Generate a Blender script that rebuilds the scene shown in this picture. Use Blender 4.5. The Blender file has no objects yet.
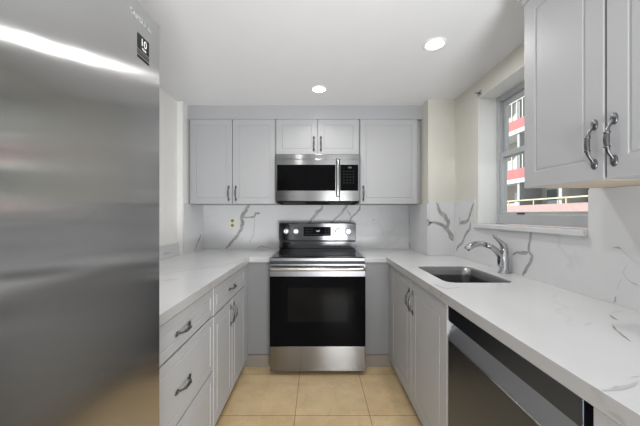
import bpy, bmesh, math, random
from mathutils import Vector, Matrix
random.seed(7)
S = bpy.context.scene
COL = S.collection

# ------------------------------------------------------------------ camera
F, VX, VY, CZ = 288.0, 317.0, 214.0, 1.28       # focal length in px, vanishing point, eye height
cam = bpy.data.objects.new('camera', bpy.data.cameras.new('camera'))
COL.objects.link(cam)
cam.location = (0, 0, CZ)
cam.rotation_euler = (math.radians(90), 0, 0)
cam.data.sensor_width = 36
cam.data.lens = F / 640 * 36
cam.data.shift_x = (320 - VX) / 640
cam.data.shift_y = (VY - 213) / 640
cam.data.clip_start = 0.02
S.camera = cam

# ------------------------------------------------------------------ world, sun, exposure
S.view_settings.view_transform = 'Standard'
S.view_settings.look = 'None'
S.view_settings.gamma = 1.0
S.view_settings.use_curve_mapping = False
S.view_settings.exposure = 0.13
w = bpy.data.worlds.new('sky'); S.world = w; w.use_nodes = True
bg = w.node_tree.nodes['Background']
bg.inputs[0].default_value = (0.93, 0.97, 1.0, 1)
bg.inputs[1].default_value = 0.95
sun = bpy.data.objects.new('sun', bpy.data.lights.new('sun', 'SUN'))
COL.objects.link(sun)
sun.data.energy = 8.5; sun.data.angle = 0.02
sun.rotation_euler = Vector((1.0, -0.35, -0.8)).to_track_quat('-Z', 'Y').to_euler()
LAMP_W = 5.2          # each recessed lamp
key = bpy.data.objects.new('soft_light', bpy.data.lights.new('soft_light', 'AREA'))   # added unseen fill behind the camera, lifts ceiling and back cabinets
COL.objects.link(key)
key.data.shape = 'RECTANGLE'; key.data.size = 0.7; key.data.size_y = 0.5; key.data.energy = 50; key.data.color = (0.955, 0.975, 1.0); key.data.spread = math.radians(150)
key.location = (0.5, -1.1, 0.55)
key.rotation_euler = Vector((-0.2, 0.88, 0.43)).to_track_quat('-Z', 'Y').to_euler()

# ------------------------------------------------------------------ helpers
def onX(px, py, X):
    d = F * X / (px - VX); return Vector((X, d, CZ - (py - VY) / F * d))
def onY(px, py, Y):
    return Vector(((px - VX) / F * Y, Y, CZ - (py - VY) / F * Y))
def onZ(px, py, Z):
    d = F * (CZ - Z) / (py - VY); return Vector(((px - VX) / F * d, d, Z))

MATS = {}
def mat(name, col, rough=0.5, metal=0.0, noise=0.03, nscale=6.0, aniso=0.0, tangent=None, bump=0.0, bscale=(40, 40, 40),
        emit=None, estr=0.0, coat=0.0, spec=0.5):
    m = bpy.data.materials.new(name); m.use_nodes = True
    nt = m.node_tree; b = nt.nodes['Principled BSDF']
    b.inputs['Roughness'].default_value = rough
    b.inputs['Metallic'].default_value = metal
    b.inputs['Specular IOR Level'].default_value = spec
    if coat: b.inputs['Coat Weight'].default_value = coat; b.inputs['Coat Roughness'].default_value = 0.08
    tc = nt.nodes.new('ShaderNodeTexCoord')
    n = nt.nodes.new('ShaderNodeTexNoise'); n.inputs['Scale'].default_value = nscale; n.inputs['Detail'].default_value = 4
    nt.links.new(tc.outputs['Object'], n.inputs['Vector'])
    r = nt.nodes.new('ShaderNodeValToRGB')
    lo = tuple(max(0, c * (1 - noise)) for c in col); hi = tuple(min(1, c * (1 + noise)) for c in col)
    r.color_ramp.elements[0].color = (*lo, 1); r.color_ramp.elements[1].color = (*hi, 1)
    r.color_ramp.elements[0].position = 0.3; r.color_ramp.elements[1].position = 0.7
    nt.links.new(n.outputs['Fac'], r.inputs['Fac'])
    nt.links.new(r.outputs['Color'], b.inputs['Base Color'])
    if aniso:
        b.inputs['Anisotropic'].default_value = aniso
        cx = nt.nodes.new('ShaderNodeCombineXYZ')
        for k in range(3): cx.inputs[k].default_value = tangent[k]
        nt.links.new(cx.outputs[0], b.inputs['Tangent'])
    if bump:
        mp = nt.nodes.new('ShaderNodeMapping'); mp.inputs['Scale'].default_value = bscale
        n2 = nt.nodes.new('ShaderNodeTexNoise'); n2.inputs['Scale'].default_value = 1.0; n2.inputs['Detail'].default_value = 2
        bp = nt.nodes.new('ShaderNodeBump'); bp.inputs['Strength'].default_value = bump; bp.inputs['Distance'].default_value = 0.01
        nt.links.new(tc.outputs['Object'], mp.inputs['Vector']); nt.links.new(mp.outputs[0], n2.inputs['Vector'])
        nt.links.new(n2.outputs['Fac'], bp.inputs['Height']); nt.links.new(bp.outputs[0], b.inputs['Normal'])
    if emit:
        b.inputs['Emission Color'].default_value = (*emit, 1); b.inputs['Emission Strength'].default_value = estr
    MATS[name] = m
    return m

def marble(name, base, veincol, rough, amount):
    m = bpy.data.materials.new(name); m.use_nodes = True
    nt = m.node_tree; b = nt.nodes['Principled BSDF']
    b.inputs['Roughness'].default_value = rough
    tc = nt.nodes.new('ShaderNodeTexCoord')
    warp = nt.nodes.new('ShaderNodeTexNoise'); warp.inputs['Scale'].default_value = 2.2; warp.inputs['Detail'].default_value = 6
    mixv = nt.nodes.new('ShaderNodeMix'); mixv.data_type = 'RGBA'; mixv.blend_type = 'ADD'; mixv.inputs[0].default_value = 0.55
    nt.links.new(tc.outputs['Object'], warp.inputs['Vector'])
    nt.links.new(tc.outputs['Object'], mixv.inputs[6]); nt.links.new(warp.outputs['Color'], mixv.inputs[7])
    v = nt.nodes.new('ShaderNodeTexVoronoi'); v.feature = 'DISTANCE_TO_EDGE'; v.inputs['Scale'].default_value = 1.3
    nt.links.new(mixv.outputs[2], v.inputs['Vector'])
    r = nt.nodes.new('ShaderNodeValToRGB')
    r.color_ramp.elements[0].position = 0.0; r.color_ramp.elements[0].color = (1, 1, 1, 1)
    r.color_ramp.elements[1].position = 0.012; r.color_ramp.elements[1].color = (0, 0, 0, 1)
    nt.links.new(v.outputs['Distance'], r.inputs['Fac'])
    mask = nt.nodes.new('ShaderNodeTexNoise'); mask.inputs['Scale'].default_value = 2.6
    nt.links.new(tc.outputs['Object'], mask.inputs['Vector'])
    r2 = nt.nodes.new('ShaderNodeValToRGB'); r2.color_ramp.elements[0].position = 0.5; r2.color_ramp.elements[1].position = 0.68
    nt.links.new(mask.outputs['Fac'], r2.inputs['Fac'])
    mul = nt.nodes.new('ShaderNodeMath'); mul.operation = 'MULTIPLY'
    nt.links.new(r.outputs[0], mul.inputs[0]); nt.links.new(r2.outputs[0], mul.inputs[1])
    mul2 = nt.nodes.new('ShaderNodeMath'); mul2.operation = 'MULTIPLY'; mul2.inputs[1].default_value = amount
    nt.links.new(mul.outputs[0], mul2.inputs[0])
    cl = nt.nodes.new('ShaderNodeTexNoise'); cl.inputs['Scale'].default_value = 3.5; cl.inputs['Detail'].default_value = 5
    nt.links.new(tc.outputs['Object'], cl.inputs['Vector'])
    r3 = nt.nodes.new('ShaderNodeValToRGB')
    r3.color_ramp.elements[0].position = 0.3; r3.color_ramp.elements[1].position = 0.6
    r3.color_ramp.elements[0].color = (*[c * 0.95 for c in base], 1); r3.color_ramp.elements[1].color = (*base, 1)
    nt.links.new(cl.outputs['Fac'], r3.inputs['Fac'])
    mx = nt.nodes.new('ShaderNodeMix'); mx.data_type = 'RGBA'
    nt.links.new(mul2.outputs[0], mx.inputs[0]); nt.links.new(r3.outputs[0], mx.inputs[6]); mx.inputs[7].default_value = (*veincol, 1)
    nt.links.new(mx.outputs[2], b.inputs['Base Color'])
    MATS[name] = m
    return m

class MB:
    """collects shapes into one mesh; world coordinates"""
    def __init__(s): s.bm = bmesh.new()
    def _mi(s, faces, mi):
        for f in faces: f.material_index = mi
    def box(s, x0, x1, y0, y1, z0, z1, mi=0):
        x0, x1 = sorted((x0, x1)); y0, y1 = sorted((y0, y1)); z0, z1 = sorted((z0, z1))
        v = [s.bm.verts.new(p) for p in ((x0,y0,z0),(x1,y0,z0),(x1,y1,z0),(x0,y1,z0),(x0,y0,z1),(x1,y0,z1),(x1,y1,z1),(x0,y1,z1))]
        for q in ((0,3,2,1),(4,5,6,7),(0,1,5,4),(1,2,6,5),(2,3,7,6),(3,0,4,7)):
            f = s.bm.faces.new([v[i] for i in q]); f.material_index = mi
        return s
    def hexa(s, pts, mi=0):
        v = [s.bm.verts.new(p) for p in pts]
        for q in ((0,3,2,1),(4,5,6,7),(0,1,5,4),(1,2,6,5),(2,3,7,6),(3,0,4,7)):
            f = s.bm.faces.new([v[i] for i in q]); f.material_index = mi
        return s
    def tube(s, pts, radii, seg=12, mi=0, flat=1.0, flat_axis=None, cap=True):
        pts = [Vector(p) for p in pts]; n = len(pts); rings = []
        up = None
        for i, p in enumerate(pts):
            t = (pts[min(i+1, n-1)] - pts[max(i-1, 0)]).normalized()
            if up is None:
                up = Vector(flat_axis) if flat_axis else (Vector((0,0,1)) if abs(t.z) < 0.9 else Vector((1,0,0)))
            a = t.cross(up).normalized(); b = a.cross(t).normalized()
            r = radii[i] if isinstance(radii, (list, tuple)) else radii
            rings.append([s.bm.verts.new(p + a*math.cos(2*math.pi*k/seg)*r + b*math.sin(2*math.pi*k/seg)*r*flat) for k in range(seg)])
        for i in range(n-1):
            for k in range(seg):
                f = s.bm.faces.new((rings[i][k], rings[i][(k+1)%seg], rings[i+1][(k+1)%seg], rings[i+1][k])); f.material_index = mi; f.smooth = True
        if cap:
            for rg, rev in ((rings[0], True), (rings[-1], False)):
                f = s.bm.faces.new(rg[::-1] if rev else rg); f.material_index = mi
        return s
    def lathe(s, origin, axis, prof, seg=24, mi=0, sx=1.0, ref=None):
        """prof = [(radius, height along axis)]"""
        o = Vector(origin); ax = Vector(axis).normalized()
        ref = Vector(ref) if ref else (Vector((0,0,1)) if abs(ax.z) < 0.9 else Vector((1,0,0)))
        a = ref; b = ax.cross(a).normalized(); rings = []
        for r, h in prof:
            rings.append([s.bm.verts.new(o + ax*h + a*math.cos(2*math.pi*k/seg)*r*sx + b*math.sin(2*math.pi*k/seg)*r) for k in range(seg)])
        for i in range(len(rings)-1):
            for k in range(seg):
                f = s.bm.faces.new((rings[i][k], rings[i][(k+1)%seg], rings[i+1][(k+1)%seg], rings[i+1][k])); f.material_index = mi; f.smooth = True
        for rg, rev in ((rings[0], True), (rings[-1], False)):
            f = s.bm.faces.new(rg[::-1] if rev else rg); f.material_index = mi
        return s
    def prism(s, loop, d, mi=0):
        """planar loop (3D points) extruded by vector d"""
        d = Vector(d); a = [s.bm.verts.new(Vector(p)) for p in loop]; b = [s.bm.verts.new(Vector(p)+d) for p in loop]
        n = len(a); fs = [s.bm.faces.new(a[::-1]), s.bm.faces.new(b)]
        for i in range(n): fs.append(s.bm.faces.new((a[i], a[(i+1)%n], b[(i+1)%n], b[i])))
        for f in fs: f.material_index = mi
        return s
    def door(s, o, u, v, n, wd, ht, th, inset=0.055, mi=0, groove=True):
        """slab front with a routed groove: o = lower corner on the back plane, n = outward"""
        o, u, v, n = Vector(o), Vector(u), Vector(v), Vector(n)
        def ring(i, dep): return [s.bm.verts.new(o + u*a + v*b + n*dep) for a, b in ((i, i), (wd-i, i), (wd-i, ht-i), (i, ht-i))]
        steps = [(0, 0), (0, th-0.003), (0.003, th)]
        if groove: steps += [(inset, th), (inset+0.003, th-0.003), (inset+0.007, th-0.003), (inset+0.011, th)]
        rs = [ring(i, d) for i, d in steps]
        fs = [s.bm.faces.new(rs[0][::-1])]
        for a, b in zip(rs, rs[1:]):
            for k in range(4): fs.append(s.bm.faces.new((a[k], a[(k+1)%4], b[(k+1)%4], b[k])))
        fs.append(s.bm.faces.new(rs[-1]))
        for f in fs: f.material_index = mi
        return s
    def vein(s, pts, n, mi=1, jit=0.3, off=0.0007):
        """irregular flat marking on a slab: pts = [(Vector, width)]"""
        n = Vector(n); fine = []
        for (p, a), (q, b) in zip(pts, pts[1:]):
            k = max(2, int((q-p).length / 0.02))
            for i in range(k): t = i/k; fine.append((p.lerp(q, t), a+(b-a)*t))
        fine.append(pts[-1])
        L = []; R = []
        for i, (p, wd) in enumerate(fine):
            t = (fine[min(i+1, len(fine)-1)][0] - fine[max(i-1, 0)][0]).normalized()
            sd = n.cross(t).normalized()
            c = p + sd*wd*random.uniform(-jit, jit)
            h1 = wd*0.5*random.uniform(0.75, 1.25); h2 = wd*0.5*random.uniform(0.75, 1.25)
            if i in (0, len(fine)-1): h1 *= 0.4; h2 *= 0.4
            L.append(s.bm.verts.new(c + sd*h1 + n*off)); R.append(s.bm.verts.new(c - sd*h2 + n*off))
        for i in range(len(L)-1):
            f = s.bm.faces.new((L[i], L[i+1], R[i+1], R[i])); f.material_index = mi
        return s
    def build(s, name, mats, parent=None, bevel=0, label=None, kind=None, smooth_angle=None, flip=False):
        bmesh.ops.recalc_face_normals(s.bm, faces=[f for f in s.bm.faces])
        me = bpy.data.meshes.new(name)
        if parent is not None:
            base = parent.matrix_world.translation if parent.type == 'EMPTY' else Vector(parent['_o'])
        else:
            base = None
        vs = [v.co for v in s.bm.verts]
        lo = Vector([min(v[k] for v in vs) for k in range(3)]); hi = Vector([max(v[k] for v in vs) for k in range(3)])
        org = Vector(((lo.x+hi.x)/2, (lo.y+hi.y)/2, lo.z))
        for v in s.bm.verts: v.co -= org
        s.bm.to_mesh(me); s.bm.free()
        for m in (mats if isinstance(mats, (list, tuple)) else [mats]): me.materials.append(MATS[m])
        o = bpy.data.objects.new(name, me); COL.objects.link(o)
        if parent is not None:
            o.parent = parent; o.location = org - Vector(parent['_o'])
        else: o.location = org
        o['_o'] = list(org)
        if bevel:
            b = o.modifiers.new('bevel', 'BEVEL'); b.width = bevel; b.segments = 2; b.limit_method = 'ANGLE'; b.angle_limit = math.radians(40)
        if label: o['label'] = label
        if kind: o['kind'] = kind
        return o

def thing(name, label, cat, loc, group=None):
    o = bpy.data.objects.new(name, None); COL.objects.link(o); o.location = loc; o['_o'] = list(loc)
    o.empty_display_size = 0.05
    o['label'] = label; o['category'] = cat
    if group: o['group'] = group
    return o
def tag(o, label, cat, group=None):
    o['label'] = label; o['category'] = cat
    if group: o['group'] = group
    return o
def struct(mb, name, mats, parent=None, bevel=0):
    return mb.build(name, mats, parent, bevel=bevel, kind='structure' if parent is None else None)
def text_part(name, body, size, loc, rot, m, parent, depth=0.0006, align='CENTER'):
    cu = bpy.data.curves.new(name, 'FONT'); cu.body = body; cu.size = size; cu.align_x = align; cu.align_y = 'CENTER'; cu.extrude = depth
    tmp = bpy.data.objects.new(name, cu); COL.objects.link(tmp)
    bpy.context.view_layer.update()
    me = bpy.data.meshes.new_from_object(tmp.evaluated_get(bpy.context.evaluated_depsgraph_get()))
    bpy.data.objects.remove(tmp); bpy.data.curves.remove(cu)
    me.name = name; me.materials.clear(); me.materials.append(MATS[m])
    o = bpy.data.objects.new(name, me); COL.objects.link(o)
    o.parent = parent; o.location = Vector(loc) - Vector(parent['_o']); o.rotation_euler = rot
    return o

# ------------------------------------------------------------------ materials
mat('ceiling_paint', (0.79, 0.79, 0.80), 0.8, noise=0.01)
mat('cream_paint', (0.68, 0.665, 0.60), 0.75, noise=0.015)
mat('white_paint', (0.82, 0.82, 0.80), 0.5, noise=0.01)
mat('grey_lacquer', (0.435, 0.437, 0.445), 0.48, noise=0.012, nscale=2)
mat('panel_lacquer_shaded', (0.20, 0.202, 0.204), 0.4, noise=0.012, nscale=2)  # cabinet grey darkened, puts shade on the panels beside the range
mat('left_paint_lit', (0.90, 0.89, 0.865), 0.75, noise=0.015)  # lighter than the other walls, window light put into the colour
mat('soffit_lacquer', (0.43, 0.433, 0.442), 0.4, noise=0.012, nscale=2)
mat('underside_tan_lit', (0.60, 0.50, 0.38), 0.6)  # tan stands in for window light on the cabinet underside
mat('toe_board_beige', (0.22, 0.19, 0.155), 0.6)
mat('toe_dark', (0.16, 0.15, 0.14), 0.6)
marble('marble', (0.72, 0.72, 0.725), (0.42, 0.405, 0.39), 0.16, 0.25)
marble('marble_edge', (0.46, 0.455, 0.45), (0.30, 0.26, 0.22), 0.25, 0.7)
mat('vein', (0.38, 0.372, 0.36), 0.2, noise=0.25, nscale=25)
mat('vein_soft', (0.56, 0.555, 0.545), 0.2, noise=0.12, nscale=25)
mat('fridge_steel', (0.50, 0.50, 0.498), 0.14, 1.0, noise=0.02, aniso=1.0, tangent=(0, 1, 0), bump=0.05, bscale=(1, 1.5, 9))
mat('fridge_side', (0.10, 0.10, 0.105), 0.5, 0.6)
mat('steel', (0.24, 0.238, 0.236), 0.2, 1.0, noise=0.03, aniso=0.95, tangent=(0, 0, 1))
mat('trim_steel', (0.16, 0.16, 0.162), 0.3, 1.0, noise=0.03)
mat('steel_dark', (0.085, 0.085, 0.087), 0.16, 1.0, noise=0.03, aniso=0.95, tangent=(0, 0, 1))
mat('dw_steel', (0.12, 0.142, 0.178), 0.30, 1.0, noise=0.03, aniso=0.6, tangent=(0, 0, 1))
mat('dw_lip', (0.40, 0.405, 0.415), 0.35, 1.0, noise=0.03)
mat('chrome', (0.50, 0.50, 0.51), 0.14, 1.0, noise=0.02)
mat('knob_metal', (0.80, 0.80, 0.80), 0.3, 0.7)
mat('pewter', (0.17, 0.17, 0.178), 0.36, 1.0, noise=0.25, nscale=60)
mat('sink_steel', (0.27, 0.27, 0.27), 0.34, 1.0, noise=0.05)
mat('black_glass', (0.004, 0.004, 0.0045), 0.05, noise=0.1, spec=0.03)
mat('oven_window', (0.007, 0.007, 0.007), 0.1, noise=0.2, spec=0.05)
mat('cooktop_glass', (0.018, 0.018, 0.019), 0.07, noise=0.1, spec=0.2)
mat('burner_mark', (0.12, 0.12, 0.125), 0.2)
mat('black_plastic', (0.02, 0.02, 0.02), 0.5)
mat('vent_black', (0.006, 0.006, 0.006), 0.7, spec=0.03)
mat('grille_grey', (0.03, 0.03, 0.03), 0.6, spec=0.1)
mat('handle_steel', (0.52, 0.52, 0.515), 0.28, 1.0, noise=0.02)
mat('key_grey', (0.09, 0.09, 0.09), 0.5)
mat('display_glow', (0.1, 0.1, 0.1), 0.5, emit=(0.85, 0.92, 1.0), estr=1.6)
mat('outlet_ivory', (0.76, 0.74, 0.58), 0.4)
mat('outlet_dark', (0.28, 0.26, 0.16), 0.5)
mat('sticker_black', (0.014, 0.014, 0.016), 0.6, spec=0.08)
mat('sticker_grey', (0.06, 0.06, 0.062), 0.6, spec=0.1)
mat('sticker_white', (0.80, 0.80, 0.80), 0.5)
mat('logo_silver', (0.33, 0.345, 0.345), 0.5, 0.2)
mat('aluminium', (0.50, 0.51, 0.52), 0.45, 0.25)
mat('lamp_white', (0.85, 0.85, 0.85), 0.5)
mat('lamp_lens', (1, 1, 1), 0.5, emit=(1.0, 0.98, 0.95), estr=14)
mat('facade_beige', (0.50, 0.46, 0.40), 0.8)
mat('facade_grey', (0.34, 0.35, 0.35), 0.8)
mat('facade_white', (0.60, 0.60, 0.58), 0.6)
mat('balcony_red', (0.40, 0.12, 0.12), 0.6)
mat('balcony_pink', (0.37, 0.25, 0.235), 0.7)
mat('facade_glass', (0.10, 0.12, 0.13), 0.1)
mat('blind_white', (0.88, 0.88, 0.86), 0.7)
mat('rail_yellow', (0.60, 0.50, 0.33), 0.6)
mat('asphalt', (0.25, 0.25, 0.25), 0.9)
# clear window glass
g = bpy.data.materials.new('window_glass'); g.use_nodes = True; MATS['window_glass'] = g
nt = g.node_tree; nt.nodes.remove(nt.nodes['Principled BSDF'])
gt = nt.nodes.new('ShaderNodeBsdfTransparent'); gt.inputs[0].default_value = (0.95, 0.97, 0.96, 1)
gg = nt.nodes.new('ShaderNodeBsdfGlossy'); gg.inputs['Roughness'].default_value = 0.02
mxs = nt.nodes.new('ShaderNodeMixShader')
mxs.inputs[0].default_value = 0.06; nt.links.new(gt.outputs[0], mxs.inputs[1]); nt.links.new(gg.outputs[0], mxs.inputs[2])
nt.links.new(mxs.outputs[0], nt.nodes['Material Output'].inputs[0])
# floor tile: square cream limestone tiles with thin joints
def tile_mat():
    m = bpy.data.materials.new('floor_tile'); m.use_nodes = True; MATS['floor_tile'] = m
    nt = m.node_tree; b = nt.nodes['Principled BSDF']; b.inputs['Roughness'].default_value = 0.3
    ge = nt.nodes.new('ShaderNodeNewGeometry')
    mp = nt.nodes.new('ShaderNodeMapping'); mp.inputs['Location'].default_value = (0.139 + 0.474*20, -1.829 + 0.474*20, 0)
    nt.links.new(ge.outputs['Position'], mp.inputs['Vector'])
    br = nt.nodes.new('ShaderNodeTexBrick'); br.offset = 0; br.squash = 1
    for k, v in (('Scale', 1.0), ('Brick Width', 0.474), ('Row Height', 0.474), ('Mortar Size', 0.0028), ('Mortar Smooth', 0.2), ('Bias', 0.0)):
        br.inputs[k].default_value = v
    br.inputs['Color1'].default_value = (0.74, 0.55, 0.31, 1); br.inputs['Color2'].default_value = (0.79, 0.61, 0.37, 1)
    br.inputs['Mortar'].default_value = (0.36, 0.25, 0.13, 1)
    nt.links.new(mp.outputs[0], br.inputs['Vector'])
    n = nt.nodes.new('ShaderNodeTexNoise'); n.inputs['Scale'].default_value = 5; n.inputs['Detail'].default_value = 8; n.inputs['Roughness'].default_value = 0.65
    nt.links.new(ge.outputs['Position'], n.inputs['Vector'])
    r = nt.nodes.new('ShaderNodeValToRGB'); r.color_ramp.elements[0].position = 0.35; r.color_ramp.elements[1].position = 0.65
    r.color_ramp.elements[0].color = (0.80, 0.76, 0.70, 1); r.color_ramp.elements[1].color = (1, 1, 1, 1)
    nt.links.new(n.outputs['Fac'], r.inputs['Fac'])
    mx = nt.nodes.new('ShaderNodeMix'); mx.data_type = 'RGBA'; mx.blend_type = 'MULTIPLY'; mx.inputs[0].default_value = 0.8
    nt.links.new(br.outputs['Color'], mx.inputs[6]); nt.links.new(r.outputs[0], mx.inputs[7])
    # fine veins inside the stone
    v = nt.nodes.new('ShaderNodeTexVoronoi'); v.feature = 'DISTANCE_TO_EDGE'; v.inputs['Scale'].default_value = 5
    wv = nt.nodes.new('ShaderNodeMix'); wv.data_type = 'RGBA'; wv.blend_type = 'ADD'; wv.inputs[0].default_value = 0.3
    nt.links.new(ge.outputs['Position'], wv.inputs[6]); nt.links.new(n.outputs['Color'], wv.inputs[7]); nt.links.new(wv.outputs[2], v.inputs['Vector'])
    r2 = nt.nodes.new('ShaderNodeValToRGB'); r2.color_ramp.elements[1].position = 0.02
    r2.color_ramp.elements[0].color = (0.86, 0.80, 0.72, 1); r2.color_ramp.elements[1].color = (1, 1, 1, 1)
    nt.links.new(v.outputs['Distance'], r2.inputs['Fac'])
    m2 = nt.nodes.new('ShaderNodeMix'); m2.data_type = 'RGBA'; m2.blend_type = 'MULTIPLY'; m2.inputs[0].default_value = 0.7
    nt.links.new(mx.outputs[2], m2.inputs[6]); nt.links.new(r2.outputs[0], m2.inputs[7])
    nt.links.new(m2.outputs[2], b.inputs['Base Color'])
tile_mat()

# ------------------------------------------------------------------ room shell
CEIL = 2.277
LW, LW2, RW, BW = -1.235, -1.19, 1.2, 3.0      # left wall, its thicker far stretch, right wall, back wall
YB = -0.35                                      # the kitchen stays open to the next room here
WY0, WY1, WZ0, WZ1 = 1.266, 2.147, 1.18, 2.145 # window opening
struct(MB().box(LW-0.15, RW+0.2, YB, BW+0.12, -0.06, 0), 'floor', 'floor_tile')
struct(MB().box(LW-0.15, RW+0.2, YB, BW+0.12, CEIL, CEIL+0.1), 'ceiling', 'ceiling_paint')
struct(MB().box(LW-0.15, RW+0.2, BW, BW+0.12, 0, CEIL), 'wall_back', 'cream_paint')
m = MB().box(LW-0.15, LW, YB, BW, 0, CEIL); m.box(LW, LW2, 2.55, BW, 0, CEIL); struct(m, 'wall_left', 'left_paint_lit')
m = MB()
m.box(RW, RW+0.2, YB, WY0, 0, CEIL); m.box(RW, RW+0.2, WY1, BW, 0, CEIL)
m.box(RW, RW+0.2, WY0, WY1, 0, WZ0); m.box(RW, RW+0.2, WY0, WY1, WZ1, CEIL)
struct(m, 'wall_right', 'cream_paint')
CX, CY = 0.965, 2.50
struct(MB().box(CX, RW, CY, BW, 0, CEIL), 'wall_corner', 'cream_paint')
# reveal lining of the window opening
m = MB(); T = 0.004
m.box(RW+0.001, 1.335, WY1-T, WY1, 1.21, WZ1); m.box(RW+0.001, 1.335, WY0, WY0+T, 1.21, WZ1); m.box(RW+0.001, 1.335, WY0, WY1, WZ1-T, WZ1)
struct(m, 'trim_2', 'white_paint')
# soffit board over the wall cabinets
struct(MB().box(LW2, CX, 2.648, BW, 2.152, CEIL), 'trim_1', 'soffit_lacquer')

# window_1: aluminium single-hung
win = bpy.data.objects.new('window_1', None); COL.objects.link(win); win.location = (1.36, (WY0+WY1)/2, 1.21); win['_o'] = list(win.location); win['kind'] = 'structure'
fx0, fx1 = 1.335, 1.395
m = MB(); m.box(fx0, fx1, WY0, WY0+0.035, 1.21, WZ1); m.box(fx0, fx1, WY1-0.035, WY1, 1.21, WZ1); m.box(fx0+0.002, fx1-0.002, WY0+0.0352, WY1-0.0352, WZ1-0.04, WZ1-0.0005); m.box(fx0+0.002, fx1-0.002, WY0+0.0352, WY1-0.0352, 1.2105, 1.275)
m.build('window_frame', 'aluminium', win, bevel=0.003)
def sash(x0, x1, z0, z1, name, br=0.03):
    m = MB(); a, b = WY0+0.036, WY1-0.036
    m.box(x0, x1, a, a+0.03, z0, z1); m.box(x0, x1, b-0.03, b, z0, z1); m.box(x0, x1, a+0.03, b-0.03, z0, z0+br); m.box(x0, x1, a+0.03, b-0.03, z1-0.035, z1)
    s = m.build(name, 'aluminium', win, bevel=0.002)
    MB().box((x0+x1)/2-0.002, (x0+x1)/2+0.002, a+0.03, b-0.03, z0+br, z1-0.035).build('pane', 'window_glass', s)
    return s
sash(1.367, 1.388, 1.685, WZ1-0.041, 'upper_sash', 0.035)
s_ = sash(1.342, 1.364, 1.276, 1.725, 'lower_sash', 0.018)
MB().box(1.332, 1.3415, 1.86, 1.92, 1.277, 1.287).build('sash_latch', 'black_plastic', s_)
# sill slab
o = MB().box(1.165, 1.334, WY0-0.004, WY1+0.02, 1.181, 1.209).build('window_sill', 'marble', bevel=0.003)
tag(o, 'white stone window sill ledge below the window above the sink', 'window sill')
# small curtain bracket at the top corner of the opening
b_ = thing('curtain_bracket', 'small metal curtain rod bracket at far upper corner of the window', 'bracket', (1.2, 2.12, 2.15))
MB().box(1.192, 1.1995, 2.10, 2.14, 2.152, 2.185).build('mounting_plate', 'chrome', b_, bevel=0.001)
MB().tube([(1.192, 2.12, 2.168), (1.17, 2.12, 2.168), (1.165, 2.12, 2.176)], 0.006, 10).build('hook', 'chrome', b_)

# ------------------------------------------------------------------ outside: apartment building across the street
bd = thing('apartment_building', 'beige apartment building with red balcony panels seen through the window', 'building', (13.0, 14, -0.02))
XB = 12.2
MB().box(XB, XB+6, 3, 26, -0.02, 14).build('wall', 'facade_beige', bd)
for z in (0.5, 3.2, 5.9, 8.6, 11.3):
    MB().box(10.9, XB, 3, 26, z-0.22, z).build('balcony_slab', 'facade_white', bd)
    lo = MB().box(10.9, 10.96, 3, 26, z+0.001, z+(1.25 if z < 1 else 0.55)).build('balcony_panel', 'balcony_pink' if z < 1 else 'balcony_red', bd)
    m = MB()
    st, hh = (0.42, 1.55) if z > 1 else (1.9, 1.48)
    for k in range(int(22/st)): m.box(10.91, 10.95, 3.1+k*st, 3.15+k*st, z+(0.55 if z > 1 else 1.25), z+hh)
    m.box(10.90, 10.96, 3, 26, z+hh, z+hh+0.06)
    m.build('railing', 'facade_white' if z > 1 else 'rail_yellow', bd)
    for k in range(9):
        y = 4.0+k*2.45
        f = MB().box(XB-0.05, XB, y, y+1.5, z+0.1, z+2.15).build('window_frame', 'facade_white', bd)
        MB().box(XB-0.06, XB-0.051, y+0.08, y+0.72, z+0.2, z+2.05).build('pane', 'facade_glass' if k % 3 else 'blind_white', f)
        MB().box(XB-0.06, XB-0.051, y+0.78, y+1.42, z+0.2, z+2.05).build('pane', 'facade_glass' if (k+1) % 2 else 'blind_white', f)
for y in (5.3, 10.2, 12.9, 15.6, 20.5):
    MB().box(10.97, XB-0.002, y, y+0.18, -0.02, 11.05).build('pier', 'facade_grey', bd)
struct(MB().box(1.6, 40, -10, 60, -0.12, -0.021), 'ground', 'asphalt')

# ------------------------------------------------------------------ handles
def handle(o, v, n, parent, L=0.135, s=1.0):
    """bow pull: o = middle point on the door face, v = along, n = outward"""
    o, v, n = Vector(o), Vector(v), Vector(n)
    h = L/2; m = MB()
    P = [(-0.86, 0.004), (-0.68, 0.008), (-0.50, 0.018), (-0.28, 0.0225), (0, 0.024), (0.28, 0.0225), (0.50, 0.018), (0.68, 0.008), (0.86, 0.004)]
    R = [0.0055, 0.0048, 0.0048, 0.0068, 0.0082, 0.0068, 0.0048, 0.0048, 0.0055]
    m.tube([o + v*(a*h) + n*b for a, b in P], R, 10, flat=0.75, flat_axis=n)
    for sg in (-1, 1):
        m.lathe(o + v*(sg*0.83*h), n, [(0.0105, 0.0), (0.0105, 0.002), (0.0085, 0.0045), (0.003, 0.0055)], 16, sx=1.6, ref=v)
    for sg in (-0.28, 0.28):
        m.tube([o + v*(sg*h - 0.003) + n*0.0222, o + v*(sg*h + 0.003) + n*0.0222], 0.0078, 10)
    return m.build('handle', 'pewter', parent)

XA, YA, ZA = Vector((1,0,0)), Vector((0,1,0)), Vector((0,0,1))

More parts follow.
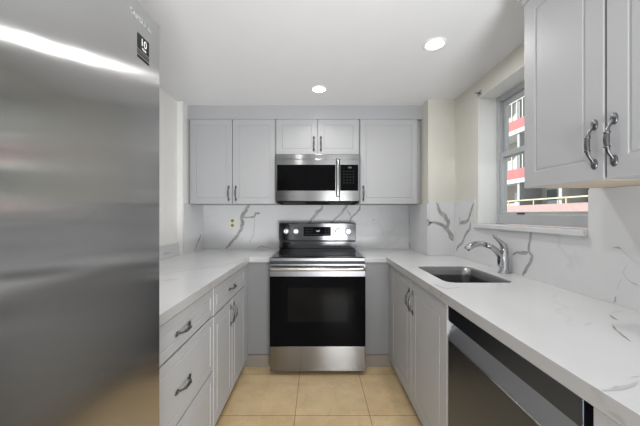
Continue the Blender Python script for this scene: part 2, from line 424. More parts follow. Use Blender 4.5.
# ------------------------------------------------------------------ wall cabinets on the back wall
G = 0.0025
def wall_cab(label, x0, x1, z0, z1, doors, group=None):
    t = thing('wall_cabinet', label, 'cabinet', ((x0+x1)/2, 2.83, z0))
    MB().box(x0, x1, 2.656, BW-0.002, z0+0.001, z1).build('body', 'grey_lacquer', t)
    for (a, b, hx) in doors:
        d = MB().door((b-G, 2.655, z0), -XA, ZA, -YA, b-a-2*G, z1-z0-0.002, 0.02, 0.05).bm
        mb = MB(); mb.bm.free(); mb.bm = d
        dr = mb.build('door', 'grey_lacquer', t)
        handle((hx, 2.635, z0+0.095 if z1-z0 > 0.5 else z0+0.10), ZA, -YA, dr)
    return t
ZT = 2.149
wall_cab('tall grey two-door wall cabinet left of the microwave, above the outlet', -1.165, -0.381, 1.373, ZT, [(-1.165, -0.774, -0.808), (-0.774, -0.383, -0.742)])
wall_cab('short grey two-door wall cabinet directly above the microwave', -0.379, 0.388, 1.822, ZT, [(-0.377, 0.005, -0.029), (0.005, 0.386, 0.036)])
wall_cab('tall grey single-door wall cabinet right of the microwave', 0.391, 0.925, 1.373, ZT, [(0.393, 0.923, 0.424)])
for (a, b, lab) in ((LW2+0.001, -1.166, 'narrow grey filler strip between left wall and the tall two-door cabinet'), (0.926, CX-0.001, 'narrow grey filler strip between single-door wall cabinet and the beige corner column')):
    tag(MB().box(a, b, 2.70, BW-0.002, 1.375, ZT).build('filler_strip', 'soffit_lacquer'), lab, 'filler')

# wall cabinet on the right wall
xf = 0.86
t = thing('wall_cabinet', 'large grey two-door wall cabinet on the right wall beside the window', 'cabinet', (1.03, 0.86, 1.386))
MB().box(xf+0.021, RW-0.002, 0.52, 1.2, 1.388, 2.149).build('body', ['grey_lacquer'], t)
MB().box(xf+0.03, RW-0.012, 0.90, 1.185, 1.3865, 1.3879).build('underside', 'underside_tan_lit', t, label='tan underside patch standing in for window light')  # tan only on the window-lit stretch, the nearer part stays grey
for (a, b, hy) in ((0.8605, 1.2, 0.8925), (0.52, 0.8595, 0.8325)):
    mb = MB().door((xf+0.02, b-G, 1.386), -YA, ZA, -XA, b-a-2*G, 2.149-1.386, 0.02, 0.06)
    dr = mb.build('door', 'grey_lacquer', t)
    handle((xf, hy, 1.495), ZA, -XA, dr, L=0.147)
mb = MB()
mb.box(xf-0.004, RW-0.002, 0.52, 1.205, 2.15, 2.18); mb.box(xf-0.018, RW-0.002, 0.52, 1.219, 2.18, 2.235); mb.box(xf-0.03, RW-0.002, 0.52, 1.231, 2.235, CEIL-0.001)
mb.build('crown_moulding', 'grey_lacquer', t)

# ------------------------------------------------------------------ base cabinets
ZC = 0.92            # counter top
ZU = 0.877           # counter underside
ZB = 0.875           # top of base cabinet bodies
def carcass(x0, x1, y0, y1, front):
    """open-topped box of panels with a recessed toe board; front = 'L' faces +X, 'R' faces -X"""
    m = MB(); p = 0.016
    m.box(x0, x1, y0, y0+p, 0.10, ZB); m.box(x0, x1, y1-p, y1, 0.10, ZB)
    m.box(x0, x1, y0+p, y1-p, 0.10, 0.116)
    if front == 'L':
        m.box(x0, x0+p, y0+p, y1-p, 0.116, ZB); m.box(x1-p, x1, y0+p, y1-p, 0.84, ZB)
    else:
        m.box(x1-p, x1, y0+p, y1-p, 0.116, ZB); m.box(x0, x0+p, y0+p, y1-p, 0.855, ZB)
    return m
FL, FR = -0.578, 0.598          # door faces
def ldoor(t, name, y0, y1, z0, z1, inset=0.045):
    return MB().door((FL-0.02, y0+G, z0+G), YA, ZA, XA, y1-y0-2*G, z1-z0-2*G, 0.02, inset).build(name, 'grey_lacquer', t)
def rdoor(t, name, y0, y1, z0, z1, inset=0.06):
    return MB().door((FR+0.02, y1-G, z0+G), -YA, ZA, -XA, y1-y0-2*G, z1-z0-2*G, 0.02, inset).build(name, 'grey_lacquer', t)
# left: drawer bank beside the fridge
t = thing('base_cabinet', 'grey base cabinet with three wide drawers beside the refrigerator', 'cabinet', (-0.9, 1.24, 0))
carcass(LW+0.002, FL-0.021, 0.878, 1.607, 'L').build('body', 'grey_lacquer', t)
MB().box(-0.655, -0.64, 0.878, 1.607, 0, 0.099).build('toe_board', 'toe_dark', t)
for z0, z1, hz in ((0.714, 0.868, 0.785), (0.410, 0.711, 0.545), (0.078, 0.407, 0.24)):
    d = ldoor(t, 'drawer', 0.878, 1.607, z0, z1, 0.04); handle((FL, 1.243, hz), YA, XA, d, L=0.14)
# left: drawer over two doors
t = thing('base_cabinet', 'grey left-side base cabinet with one drawer over two doors', 'cabinet', (-0.9, 1.96, 0))
carcass(LW+0.002, FL-0.021, 1.609, 2.312, 'L').build('body', 'grey_lacquer', t)
MB().box(-0.655, -0.64, 1.609, 2.312, 0, 0.099).build('toe_board', 'toe_dark', t)
d = ldoor(t, 'drawer', 1.609, 2.312, 0.706, 0.868, 0.04); handle((FL, 1.955, 0.785), YA, XA, d, L=0.14)
for y0, y1, hy in ((1.609, 1.9605, 1.925), (1.9605, 2.312, 1.995)):
    d = ldoor(t, 'door', y0, y1, 0.078, 0.703, 0.05); handle((FL, hy, 0.60), ZA, XA, d, L=0.14)
# corner fillers either side of the range
t = thing('corner_cabinet', 'blank grey corner panel between left cabinets and the range', 'cabinet', (-0.8, 2.6, 0))
MB().box(LW2+0.002, -0.382, 2.42, BW-0.002, 0.10, ZB).build('front_panel', 'panel_lacquer_shaded', t)
MB().box(-0.62, -0.582, 2.3135, 2.419, 0.078, ZB).build('filler_strip', 'grey_lacquer', t)
MB().box(-0.64, -0.382, 2.408, 2.43, 0.0, 0.099).build('toe_board', 'toe_board_beige', t, label='beige toe board')
t = thing('corner_cabinet', 'blank grey corner panel between the range and the sink cabinet', 'cabinet', (0.8, 2.6, 0))
MB().box(0.392, CX-0.002, 2.42, BW-0.002, 0.10, ZB).build('front_panel', 'panel_lacquer_shaded', t)
MB().box(0.602, 0.64, 2.3325, 2.419, 0.078, ZB).build('filler_strip', 'grey_lacquer', t)
MB().box(0.392, 0.66, 2.408, 2.43, 0.0, 0.099).build('toe_board', 'toe_board_beige', t, label='beige toe board')
# right: sink base
t = thing('base_cabinet', 'grey two-door base cabinet under the sink', 'cabinet', (0.9, 1.83, 0))
carcass(FR+0.021, RW-0.002, 1.322, 2.331, 'R').build('body', 'grey_lacquer', t)
MB().box(0.66, 0.675, 1.322, 2.331, 0, 0.099).build('toe_board', 'toe_dark', t)
for y0, y1, hy in ((1.830, 2.331, 1.865), (1.322, 1.830, 1.795)):
    d = rdoor(t, 'door', y0, y1, 0.078, 0.868, 0.075); handle((FR, hy, 0.725), ZA, -XA, d, L=0.15)
# right: cabinet nearer than the dishwasher
t = thing('base_cabinet', 'grey base cabinet end at right foreground beside the dishwasher', 'cabinet', (0.9, 0.2, 0))
carcass(FR+0.021, RW-0.002, -0.28, 0.628, 'R').build('body', 'grey_lacquer', t)
MB().box(0.66, 0.675, -0.28, 0.628, 0, 0.099).build('toe_board', 'toe_dark', t)
for y0, y1, hy in ((-0.28, 0.17, 0.13), (0.17, 0.628, 0.21)):
    d = rdoor(t, 'door', y0, y1, 0.078, 0.868, 0.06); handle((FR, hy, 0.74), ZA, -XA, d, L=0.14)

# ------------------------------------------------------------------ countertops
def slab(outline, hole=None, z0=ZU, z1=ZC):
    mb = MB(); bm = mb.bm
    def loop(pts):
        vs = [bm.verts.new((x, y, z1)) for x, y in pts]
        return [bm.edges.new((vs[i], vs[(i+1) % len(vs)])) for i in range(len(vs))]
    es = loop(outline) + (loop(hole) if hole else [])
    r = bmesh.ops.triangle_fill(bm, use_beauty=True, use_dissolve=False, edges=es)
    top = [f for f in r['geom'] if isinstance(f, bmesh.types.BMFace)]
    ex = bmesh.ops.extrude_face_region(bm, geom=top)
    vs = [g for g in ex['geom'] if isinstance(g, bmesh.types.BMVert)]
    bmesh.ops.translate(bm, verts=vs, vec=(0, 0, z0-z1))
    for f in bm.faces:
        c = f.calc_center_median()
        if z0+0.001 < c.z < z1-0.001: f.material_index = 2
    return mb
def rrect(x0, x1, y0, y1, r, seg=6):
    pts = []
    for cx, cy, a0 in ((x1-r, y1-r, 0), (x0+r, y1-r, 90), (x0+r, y0+r, 180), (x1-r, y0+r, 270)):
        for k in range(seg+1):
            a = math.radians(a0 + 90*k/seg); pts.append((cx+r*math.cos(a), cy+r*math.sin(a)))
    return pts
EL, ER, EB = -0.562, 0.578, 2.40
V = lambda pts, Z=ZC: [(onZ(px, py, Z), wd) for px, py, wd in pts]
mb = slab([(EL, 0.86), (EL, EB), (-0.3785, EB), (-0.3785, BW-0.001), (LW2+0.001, BW-0.001), (LW2+0.001, 2.551), (LW+0.001, 2.549), (LW+0.001, 0.86)])
mb.vein(V([(160, 274.5, 0.012), (185, 270.5, 0.010), (205, 268, 0.012), (226, 264.8, 0.010), (240, 261, 0.014), (246, 258.5, 0.012)]), ZA, 1)
mb.vein(V([(162, 281, 0.010), (172, 279.5, 0.006), (180, 279, 0.004)]), ZA, 3)
mb.vein(V([(252, 251, 0.012), (258, 249.8, 0.020), (264, 250.5, 0.014), (269, 251.5, 0.012)]), ZA, 1)
mb.vein([(Vector((EL, y, z)), w_) for y, z, w_ in ((1.52, 0.918, 0.008), (1.50, 0.905, 0.012), (1.53, 0.893, 0.008), (1.50, 0.88, 0.006))], XA, 3)
mb.vein([(Vector((EL, y, z)), w_) for y, z, w_ in ((1.90, 0.915, 0.005), (1.94, 0.90, 0.009), (1.92, 0.885, 0.005))], XA, 3)
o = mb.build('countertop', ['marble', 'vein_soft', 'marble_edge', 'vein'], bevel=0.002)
tag(o, 'white marble countertop on the left cabinets, beside the refrigerator', 'countertop')
HX0, HX1, HY0, HY1 = 0.682, 1.045, 1.51, 1.985
hole = rrect(HX0, HX1, HY0, HY1, 0.055)
mb = slab([(ER, -0.3), (ER, EB), (0.3885, EB), (0.3885, BW-0.001), (CX-0.001, BW-0.001), (CX-0.001, CY-0.001), (RW-0.001, CY-0.001), (RW-0.001, -0.3)], hole)
mb.vein(V([(387, 253, 0.010), (394, 251, 0.016), (403, 250, 0.010), (409, 249.6, 0.008)]), ZA, 1)
mb.vein(V([(434, 283.5, 0.008), (441, 287.5, 0.016), (447, 289, 0.012), (455, 288, 0.010), (462, 286.5, 0.006)]), ZA, 1)
mb.vein(V([(584, 325, 0.003), (592, 323, 0.004)]), ZA, 1)
mb.vein(V([(609, 314.5, 0.004), (614, 318, 0.010), (618, 320.5, 0.004)]), ZA, 3)
mb.vein(V([(613, 325, 0.004), (616, 330, 0.008), (622, 335, 0.008), (630, 342, 0.005)]), ZA, 3)
mb.vein(V([(611, 312.8, 0.003), (618, 311.8, 0.004), (623, 311.6, 0.002)]), ZA, 1)
mb.vein(V([(601, 390.5, 0.004), (611, 390, 0.005), (618, 387.5, 0.012), (626, 386.5, 0.010), (634, 384, 0.006), (639, 381, 0.003)]), ZA, 1)
mb.vein(V([(631, 377.5, 0.003), (640, 376.5, 0.004)]), ZA, 1)
mb.vein([(Vector((ER, y, z)), w_) for y, z, w_ in ((0.585, 0.919, 0.004), (0.60, 0.910, 0.010), (0.578, 0.903, 0.007), (0.59, 0.894, 0.004))], -XA, 3)
mb.vein([(Vector((ER, y, z)), w_) for y, z, w_ in ((0.57, 0.888, 0.005), (0.55, 0.890, 0.007), (0.535, 0.884, 0.004))], -XA, 3)
mb.vein([(Vector((ER, y, z)), w_) for y, z, w_ in ((1.36, 0.919, 0.006), (1.33, 0.905, 0.012), (1.35, 0.890, 0.007))], -XA, 3)
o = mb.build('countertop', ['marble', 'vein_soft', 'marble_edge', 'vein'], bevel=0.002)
tag(o, 'white marble countertop with the sink cut-out along the right wall', 'countertop')

# ------------------------------------------------------------------ backsplash slabs (15 mm)
ZS = 1.3725
ST = 0.013
mb = MB().box(LW2+0.001, CX-0.001, BW-ST, BW-0.0005, ZC+0.0005, ZS-0.0015)
B = lambda pts: [(onY(px, py, BW-ST), wd) for px, py, wd in pts]
mb.vein(B([(249.5, 203, 0.028), (246, 210, 0.034), (241.5, 216.5, 0.036), (243, 222, 0.036), (241, 230, 0.034), (236, 237, 0.030), (231, 243, 0.026), (226, 248.6, 0.022)]), -YA, 1, 0.15)
mb.vein(B([(243, 217.5, 0.016), (250, 217.4, 0.014), (254.5, 216.5, 0.020), (256, 213.5, 0.026), (260, 212.8, 0.022)]), -YA, 1, 0.15)
mb.vein(B([(254.5, 217, 0.004), (254, 230, 0.004), (253, 236, 0.004), (249, 243, 0.006)]), -YA, 1, 0.3)
mb.vein(B([(257, 248.2, 0.006), (261, 246.5, 0.012), (267, 247, 0.010), (270, 248.4, 0.006)]), -YA, 1)
mb.vein(B([(323, 205, 0.014), (321.5, 209, 0.030), (317, 213, 0.040), (313, 218, 0.028), (308, 224, 0.016)]), -YA, 1, 0.15)
mb.vein(B([(348, 204.5, 0.022), (344, 209, 0.028), (341, 214, 0.026), (335, 219, 0.020), (330, 224, 0.014)]), -YA, 1, 0.15)
mb.vein(B([(346, 210, 0.010), (350, 213.5, 0.010), (350.5, 217, 0.008)]), -YA, 1)
mb.vein(B([(360.5, 204.5, 0.016), (359.5, 209.5, 0.020), (355, 214.5, 0.020), (351, 218, 0.016), (349.5, 223, 0.012)]), -YA, 1, 0.15)
mb.vein(B([(372, 220, 0.004), (374, 219.5, 0.010), (375, 220.2, 0.004)]), -YA, 1)
mb.vein(B([(379, 211, 0.004), (382, 209.5, 0.008)]), -YA, 2)
mb.vein(B([(384, 247.5, 0.004), (394, 243, 0.004), (402, 237, 0.004)]), -YA, 2)
tag(mb.build('backsplash', ['marble', 'vein', 'vein_soft']), 'veined white marble backsplash on the back wall behind the range', 'backsplash')
# left wing and low strip
mb = MB().box(LW2+0.0005, LW2+ST, 2.551, BW-ST-0.0005, ZC+0.0005, ZS)
mb.vein([(onX(px, py, LW2+ST), wd) for px, py, wd in ((201, 234, 0.020), (199, 240, 0.022), (196.5, 246, 0.018), (194.5, 250, 0.014))], XA, 1, 0.15)
tag(mb.build('backsplash', ['marble', 'vein', 'vein_soft']), 'narrow full-height marble backsplash under left end of the tall wall cabinet', 'backsplash')
mb = MB().box(LW+0.0005, LW+ST, 0.86, 2.5485, ZC+0.0005, 1.03)
mb.vein([(onX(px, py, LW+ST), wd) for px, py, wd in ((163, 254.5, 0.010), (167, 253, 0.018), (171, 252.5, 0.012))], XA, 2)
tag(mb.build('backsplash', ['marble', 'vein', 'vein_soft']), 'low marble backsplash strip along the left wall', 'backsplash')
# corner column
mb = MB().box(CX-ST, CX-0.0012, CY-ST, BW-ST-0.0005, ZC+0.0012, ZS)
mb.vein([(onX(px, py, CX-ST), wd) for px, py, wd in ((406.3, 226, 0.012), (407, 240, 0.020), (409, 243, 0.016), (411, 248.6, 0.012))], -XA, 1)
tag(mb.build('backsplash', ['marble', 'vein', 'vein_soft']), 'narrow marble backsplash on the left side of the corner column', 'backsplash')
mb = MB().box(CX+0.0002, RW-ST-0.0005, CY-ST, CY-0.0005, ZC+0.0005, 1.388)
Cc = lambda pts: [(onY(px, py, CY-ST), wd) for px, py, wd in pts]
mb.vein(Cc([(436.5, 202, 0.018), (438.5, 208, 0.024), (441, 213, 0.032), (445.5, 216, 0.036), (448, 221, 0.032), (448, 228, 0.026)]), -YA, 1, 0.12)
mb.vein(Cc([(426.8, 219, 0.014), (430, 222.5, 0.018), (437, 223, 0.022), (443, 225.5, 0.028), (448, 230, 0.036), (451.5, 236, 0.040), (453, 241, 0.022)]), -YA, 1, 0.12)
mb.vein(Cc([(427.8, 226, 0.018), (429.5, 223.5, 0.024), (431, 221.5, 0.014)]), -YA, 1, 0.12)
tag(mb.build('backsplash', ['marble', 'vein', 'vein_soft']), 'strongly veined marble backsplash on the front face of the corner column', 'backsplash')
# right wall, round the window
xb = RW-ST
mb = MB()
mb.box(xb, RW-0.0005, WY1+0.021, CY-0.001, ZC+0.0005, 1.388)
mb.box(xb, RW-0.0005, WY0-0.005, WY1+0.021, ZC+0.0005, 1.1805)
mb.box(xb, RW-0.0005, -0.3, WY0-0.005, ZC+0.0005, 1.3855)
Rr = lambda pts: [(onX(px, py, xb), wd) for px, py, wd in pts]
mb.vein(Rr([(473.5, 203, 0.022), (471, 212, 0.028), (468.5, 219.5, 0.024), (466, 222, 0.024), (460, 223.5, 0.030)]), -XA, 1, 0.12)
mb.vein(Rr([(459.5, 217, 0.010), (459.8, 226, 0.010)]), -XA, 1)
mb.vein(Rr([(470.5, 222, 0.020), (470, 229, 0.022), (465, 235, 0.024), (462.5, 243, 0.020), (457.5, 247, 0.028), (456.5, 252, 0.016)]), -XA, 1, 0.12)
mb.vein(Rr([(531.5, 231, 0.016), (530, 241, 0.018), (528.5, 250.5, 0.018), (532.5, 256, 0.018), (530.5, 262, 0.020), (525, 271, 0.022), (522.5, 276, 0.010)]), -XA, 1, 0.12)
mb.vein(Rr([(529, 252, 0.016), (523, 253.2, 0.020), (517, 252.5, 0.014), (512.5, 255, 0.012)]), -XA, 1, 0.12)
mb.vein(Rr([(613, 247.5, 0.003), (619, 248, 0.008), (622, 249.5, 0.003)]), -XA, 1)
mb.vein(Rr([(622, 250, 0.002), (631, 258, 0.003), (638, 264, 0.002)]), -XA, 2)
mb.vein(Rr([(616, 296, 0.003), (615, 300, 0.008), (614.5, 303, 0.003)]), -XA, 1)
mb.vein(Rr([(627, 265, 0.003), (623, 272, 0.003), (626, 278, 0.003), (634, 284, 0.006), (640, 286, 0.003)]), -XA, 2)
mb.vein(Rr([(621, 280, 0.004), (617, 290, 0.003)]), -XA, 2)
tag(mb.build('backsplash', ['marble', 'vein', 'vein_soft']), 'long marble backsplash on the right wall behind the faucet', 'backsplash')

# ------------------------------------------------------------------ outlet
t = thing('outlet', 'ivory double wall outlet on the left backsplash', 'outlet', (-0.876, BW-ST-0.003, 1.186))
yo = BW-ST-0.0012
MB().box(-0.916, -0.836, yo-0.004, yo, 1.127, 1.245).build('cover_plate', 'outlet_ivory', t, bevel=0.0015)
for z in (1.162, 1.210):
    sct = MB().lathe((-0.876, yo-0.004, z), -YA, [(0.017, 0), (0.017, 0.0015), (0.015, 0.002)], 20).build('socket', 'outlet_dark', t)
    m = MB(); m.box(-0.884, -0.881, yo-0.0068, yo-0.0061, z-0.004, z+0.006); m.box(-0.871, -0.868, yo-0.0068, yo-0.0061, z-0.004, z+0.006); m.build('slot', 'black_plastic', sct)

# ------------------------------------------------------------------ sink and faucet
t = thing('sink', 'undermount stainless steel sink below the window', 'sink', (0.856, 1.75, 0.68))
bm = bmesh.new()
spec = [(-0.0012, ZC-0.010, 0.054), (-0.0015, ZU-0.02, 0.054), (-0.008, 0.735, 0.053), (-0.014, 0.71, 0.052), (-0.035, 0.70, 0.045)]
rings = []
for gw, z, r in spec:
    rings.append([bm.verts.new((x, y, z)) for x, y in rrect(HX0-gw, HX1+gw, HY0-gw, HY1+gw, r)])
for a, b in zip(rings, rings[1:]):
    n = len(a)
    for k in range(n): f = bm.faces.new((a[k], a[(k+1)%n], b[(k+1)%n], b[k])); f.smooth = True
bm.faces.new(rings[-1])
mb = MB(); mb.bm.free(); mb.bm = bm
o = mb.build('basin', 'sink_steel', t)
sol = o.modifiers.new('thick', 'SOLIDIFY'); sol.thickness = 0.0009; sol.offset = -1
MB().lathe((0.87, 1.76, 0.7005), ZA, [(0.045, 0), (0.044, 0.002), (0.034, 0.003), (0.03, 0.001)], 24).build('drain', 'chrome', t)

fy = 1.757; bx = 1.143
t = thing('faucet', 'chrome pull-out kitchen faucet with top lever behind the sink', 'faucet', (bx, fy, ZC+0.0005))
MB().lathe((bx, fy, ZC+0.0005), ZA, [(0.034, 0), (0.034, 0.004), (0.028, 0.010), (0.0235, 0.016), (0.0225, 0.09), (0.0215, 0.140), (0.0205, 0.148)], 24).build('body', 'chrome', t)
zz = lambda px, py: onY(px, py, fy)
sp = [Vector((bx-0.002, fy, 0.945)), Vector((bx-0.024, fy, 0.972))] + [zz(*p) for p in ((500.2, 256), (496, 250.5), (491.5, 247), (486, 244.8))]
MB().tube(sp, [0.014, 0.018, 0.0175, 0.0165, 0.016, 0.015], 16).build('spout', 'chrome', t)
MB().tube([zz(*p) for p in ((486.2, 244.8), (481, 243.7), (476, 244), (471.5, 245.7), (467.5, 248.4), (466.3, 249.6))], [0.015, 0.0165, 0.0185, 0.0195, 0.019, 0.015], 16).build('spray_head', 'chrome', t)
MB().tube([Vector((bx, fy, 1.066)), Vector((bx-0.004, fy, 1.088)), Vector((bx-0.02, fy, 1.106)), Vector((bx-0.048, fy, 1.130)), Vector((bx-0.066, fy, 1.150)), Vector((bx-0.070, fy, 1.153))], [0.0205, 0.0205, 0.014, 0.009, 0.0095, 0.006], 16).build('lever', 'chrome', t)

# ------------------------------------------------------------------ range
rc, hw = 0.005, 0.3785
r0, r1 = rc-hw, rc+hw
t = thing('range', 'stainless steel electric range with black glass oven door', 'range', (rc, 2.6, 0))
MB().box(r0+0.002, r1-0.002, 2.316, 2.97, 0.045, 0.888).build('body', 'grille_grey', t)
m = MB()
for x in (r0+0.05, r1-0.05):
    for y in (2.36, 2.92): m.lathe((x, y, 0.0005), ZA, [(0.02, 0), (0.02, 0.01), (0.014, 0.012), (0.014, 0.0445)], 14)
m.build('feet', 'black_plastic', t)
m = MB().box(r0-0.0005, r1+0.0005, 2.268, 2.83, 0.906, 0.934)
ct = m.build('cooktop_frame', 'trim_steel', t, bevel=0.004)
cg = MB().box(r0+0.02, r1-0.02, 2.292, 2.825, 0.9342, 0.9385).build('cooktop_glass', 'cooktop_glass', t, label='black ceramic glass cooktop')
for x, y, r in ((rc-0.18, 2.43, 0.105), (rc+0.18, 2.43, 0.09), (rc-0.18, 2.70, 0.075), (rc+0.18, 2.70, 0.09), (rc, 2.60, 0.055)):
    bm = bmesh.new(); n = 40
    a = [bm.verts.new((x+math.cos(2*math.pi*k/n)*r, y+math.sin(2*math.pi*k/n)*r, 0.9387)) for k in range(n)]
    b = [bm.verts.new((x+math.cos(2*math.pi*k/n)*(r-0.003), y+math.sin(2*math.pi*k/n)*(r-0.003), 0.9387)) for k in range(n)]
    for k in range(n): bm.faces.new((a[k], a[(k+1)%n], b[(k+1)%n], b[k]))
    mb = MB(); mb.bm.free(); mb.bm = bm; mb.build('burner_ring', 'burner_mark', cg)
MB().box(r0+0.004, r1-0.004, 2.29, 2.34, 0.889, 0.9055).build('vent_gap', 'black_plastic', t)
# oven door
m = MB().box(r0, r1, 2.272, 2.314, 0.2395, 0.888)
dr = m.build('oven_door', 'trim_steel', t, bevel=0.003)
MB().box(r0+0.001, r1-0.001, 2.2675, 2.2735, 0.2405, 0.787).build('door_glass', 'black_glass', dr, bevel=0.002, label='black glass door front')
MB().box(rc-0.235, rc+0.235, 2.2665, 2.2674, 0.43, 0.70).build('oven_window', 'oven_window', dr)
m = MB(); hz = 0.853
m.tube([(r0+0.012, 2.222, hz), (r0+0.03, 2.2205, hz), (r1-0.03, 2.2205, hz), (r1-0.012, 2.222, hz)], [0.013, 0.0145, 0.0145, 0.013], 14)
for x in (r0+0.03, r1-0.03): m.box(x-0.012, x+0.012, 2.222, 2.2715, hz-0.011, hz+0.011)
m.build('handle', 'handle_steel', dr)
MB().box(r0+0.001, r1-0.001, 2.276, 2.314, 0.036, 0.2325).build('drawer', 'steel', t, bevel=0.004)
MB().box(r0+0.01, r1-0.01, 2.31, 2.33, 0.02, 0.0445).build('kick_strip', 'black_plastic', t)
# backguard
bgd = MB().box(r0, r1, 2.836, 2.965, 1.018, 1.190).build('backguard', 'steel_dark', t, bevel=0.004)
MB().box(r0, r1, 2.852, 2.965, 0.9355, 1.006).build('backguard_base', 'steel_dark', t)
MB().box(r0+0.001, r1-0.001, 2.858, 2.965, 1.0065, 1.0175).build('shadow_gap', 'black_plastic', t)
ds = MB().box(-0.132, 0.137, 2.8325, 2.8355, 1.063, 1.153).build('display', 'black_glass', bgd, bevel=0.001)
m = MB()
for gx in (-0.11, -0.09, -0.07, -0.05):
    for gz in (1.08, 1.105, 1.13): m.box(gx-0.005, gx+0.005, 2.8318, 2.8324, gz-0.002, gz+0.002)
for gx in (-0.02, 0.005, 0.03, 0.055): m.box(gx-0.005, gx+0.005, 2.8318, 2.8324, 1.078, 1.082)
for gx in (0.085, 0.115):
    for gz in (1.08, 1.105, 1.13): m.box(gx-0.004, gx+0.004, 2.8318, 2.8324, gz-0.003, gz+0.003)
m.build('keypad', 'key_grey', ds)
text_part('clock_digits', '1:27', 0.020, (0.010, 2.8319, 1.112), (math.radians(90), 0, 0), 'display_glow', ds)
for x in (-0.301, -0.205, 0.208, 0.305):
    kb = MB().lathe((x, 2.8355, 1.110), -YA, [(0.029, 0), (0.029, 0.004), (0.025, 0.007), (0.0235, 0.026), (0.020, 0.029)], 24).build('knob', 'knob_metal', bgd)
    MB().box(x-0.0035, x+0.0035, 2.8015, 2.8062, 1.092, 1.128).build('grip', 'chrome', kb)

# ------------------------------------------------------------------ microwave
t = thing('microwave', 'stainless over-the-range microwave under the short wall cabinet', 'microwave', (rc, 2.8, 1.39))
mz0, mz1 = 1.396, 1.8195
MB().hexa([(r0, 2.63, mz0), (r1, 2.63, mz0), (r1, 2.985, mz0-0.022), (r0, 2.985, mz0-0.022), (r0, 2.63, mz1), (r1, 2.63, mz1), (r1, 2.985, mz1), (r0, 2.985, mz1)]).build('body', 'vent_black', t)
xd = 0.203
MB().box(r0, r1, 2.600, 2.629, 1.776, mz1).build('top_trim', 'steel', t, bevel=0.002)
dr = MB().box(r0, xd-0.001, 2.596, 2.629, mz0, 1.775).build('door', 'steel', t, bevel=0.003)
MB().box(-0.360, 0.166, 2.5935, 2.597, 1.490, 1.724).build('window', 'black_glass', dr, bevel=0.002, label='black glass window')
m = MB().tube([(0.186, 2.567, 1.432), (0.186, 2.5645, 1.445), (0.186, 2.5645, 1.755), (0.186, 2.567, 1.768)], [0.011, 0.0135, 0.0135, 0.011], 12)
for z in (1.452, 1.748): m.box(0.178, 0.194, 2.566, 2.5955, z-0.009, z+0.009)
m.build('handle', 'handle_steel', dr)
MB().box(xd+0.001, r1, 2.596, 2.629, mz0, 1.775).build('control_frame', 'steel', t, bevel=0.003)
cp = MB().box(0.209, 0.371, 2.5935, 2.5958, 1.490, 1.724).build('control_panel', 'black_glass', t, bevel=0.001)
m = MB()
for ix in range(4):
    for iz in range(5): m.box(0.243+ix*0.028-0.004, 0.243+ix*0.028+0.004, 2.5926, 2.5934, 1.56+iz*0.026-0.002, 1.56+iz*0.026+0.002)
m.build('keypad', 'key_grey', cp)
MB().box(0.280, 0.312, 2.5926, 2.5934, 1.692, 1.705).build('clock_display', 'key_grey', cp)
m = MB()
for a, b in ((r0+0.05, -0.11), (0.12, r1-0.05)):
    m.hexa([(a, 2.68, mz0-0.0065), (b, 2.68, mz0-0.0065), (b, 2.90, mz0-0.020), (a, 2.90, mz0-0.020), (a, 2.68, mz0-0.0025), (b, 2.68, mz0-0.0025), (b, 2.90, mz0-0.016), (a, 2.90, mz0-0.016)])
m.build('grease_filter', 'grille_grey', t)

# ------------------------------------------------------------------ dishwasher
t = thing('dishwasher', 'dark stainless dishwasher under the right countertop', 'dishwasher', (0.9, 0.97, 0))
dy0, dy1 = 0.650, 1.312
MB().box(0.635, RW-0.02, 0.640, 1.319, 0.10, 0.8745).build('tub', 'black_plastic', t)
MB().box(0.66, 0.675, 0.640, 1.319, 0.0, 0.0995).build('toe_board', 'black_plastic', t)
MB().box(0.600, 0.634, dy0, dy1, 0.793, 0.862).build('control_strip', 'dw_steel', t, bevel=0.002)
pd = MB().box(0.598, 0.634, dy0, dy1, 0.105, 0.708).build('door', 'dw_steel', t, bevel=0.002)
MB().hexa([(0.598, dy0, 0.709), (0.634, dy0, 0.709), (0.634, dy1, 0.709), (0.598, dy1, 0.709), (0.5985, dy0, 0.7155), (0.632, dy0, 0.790), (0.632, dy1, 0.790), (0.5985, dy1, 0.7155)]).build('pocket_handle', 'dw_lip', t, label='light grey sloping pocket handle')
MB().tube([(0.5985, dy0, 0.714), (0.5985, dy1, 0.714)], 0.0025, 8).build('handle_edge', 'chrome', t)

# ------------------------------------------------------------------ refrigerator
fx = -0.455
t = thing('refrigerator', 'tall stainless steel refrigerator at the left foreground', 'refrigerator', (-0.83, 0.38, 0))
f0, f1, fm = -0.08, 0.835, 0.3775
MB().box(-1.19, -0.520, f0+0.006, f1-0.006, 0.03, 1.80).build('body', 'fridge_side', t)
m = MB()
for x in (-1.12, -0.58):
    for y in (f0+0.06, f1-0.06): m.lathe((x, y, 0.0005), ZA, [(0.02, 0), (0.02, 0.029)], 12)
m.build('feet', 'black_plastic', t)
dn = MB().box(-0.513, fx, fm+0.002, f1, 0.622, 1.824).build('door', 'fridge_steel', t, bevel=0.004)
MB().box(-0.513, fx, f0, fm-0.002, 0.622, 1.824).build('door', 'fridge_steel', t, bevel=0.004)
MB().box(-0.513, fx, f0, f1, 0.06, 0.616).build('freezer_drawer', 'fridge_steel', t, bevel=0.004)
MB().box(-0.5195, -0.5135, f0+0.01, f1-0.01, 0.06, 1.80).build('gasket', 'black_plastic', t)
for y in (0.08, 0.70): MB().box(-0.70, -0.53, y-0.03, y+0.03, 1.8005, 1.818).build('hinge_cover', 'fridge_side', t)
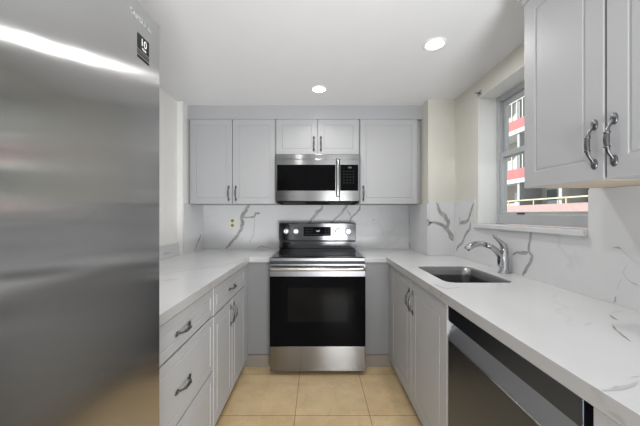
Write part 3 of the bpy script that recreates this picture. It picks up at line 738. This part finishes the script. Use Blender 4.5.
# warranty sticker on the door
st_ = MB().box(fx+0.0002, fx+0.0009, 0.730, 0.779, 1.7035, 1.7415).build('sticker', 'sticker_black', dn, label='black warranty sticker')
rz = (math.radians(90), 0, math.radians(90))
text_part('numeral', '10', 0.027, (fx+0.0012, 0.7545, 1.7245), rz, 'sticker_white', st_, 0.0003)
text_part('small_print', 'YEAR', 0.008, (fx+0.0012, 0.756, 1.7085), rz, 'sticker_white', st_, 0.0003)
s2 = MB().box(fx+0.0002, fx+0.0009, 0.730, 0.779, 1.6895, 1.7005).build('sticker', 'sticker_grey', dn, label='grey lower sticker band')
s3 = MB().box(fx+0.0002, fx+0.0009, 0.730, 0.779, 1.6800, 1.6860).build('sticker', 'sticker_black', dn, label='thin black sticker band')
text_part('wordmark', 'SAMSUNG', 0.0195, (fx+0.0006, 0.745, 1.778), rz, 'logo_silver', dn, 0.0005)

# ------------------------------------------------------------------ recessed ceiling lamps
def downlight(x, y, label, watts, spread=130):
    t = thing('ceiling_light', label, 'ceiling light', (x, y, CEIL-0.006), 'recessed ceiling lights')
    n = 32; bm = bmesh.new()
    prof = [(0.066, 0.0055), (0.065, 0.001), (0.058, -0.001), (0.050, 0.002), (0.048, 0.0055)]
    rings = [[bm.verts.new((x+math.cos(2*math.pi*k/n)*r, y+math.sin(2*math.pi*k/n)*r, CEIL-0.006+z)) for k in range(n)] for r, z in prof]
    for a, b in zip(rings, rings[1:]):
        for k in range(n): f = bm.faces.new((a[k], a[(k+1)%n], b[(k+1)%n], b[k])); f.smooth = True
    mb = MB(); mb.bm.free(); mb.bm = bm
    mb.build('trim_ring', 'lamp_white', t)
    MB().lathe((x, y, CEIL-0.0035), ZA, [(0.047, 0), (0.047, 0.003)], 32).build('lens', 'lamp_lens', t)
    L = bpy.data.lights.new('lamp', 'AREA'); L.shape = 'DISK'; L.size = 0.06; L.energy = watts; L.spread = math.radians(spread); L.color = (1.0, 0.985, 0.965)
    lo = bpy.data.objects.new('lamp', L); COL.objects.link(lo); lo.parent = t; lo.location = (0, 0, -0.003)
downlight(0.016, 2.30, 'round recessed ceiling light nearest the back wall, above the range', LAMP_W * 0.28)
downlight(0.69, 1.69, 'round recessed ceiling light nearest the window', LAMP_W * 0.75, 175)
downlight(-0.25, 1.2, 'round recessed ceiling light just outside the frame, between refrigerator and range', LAMP_W * 0.65, 165)

for o in list(bpy.data.objects):
    if '_o' in o: del o['_o']
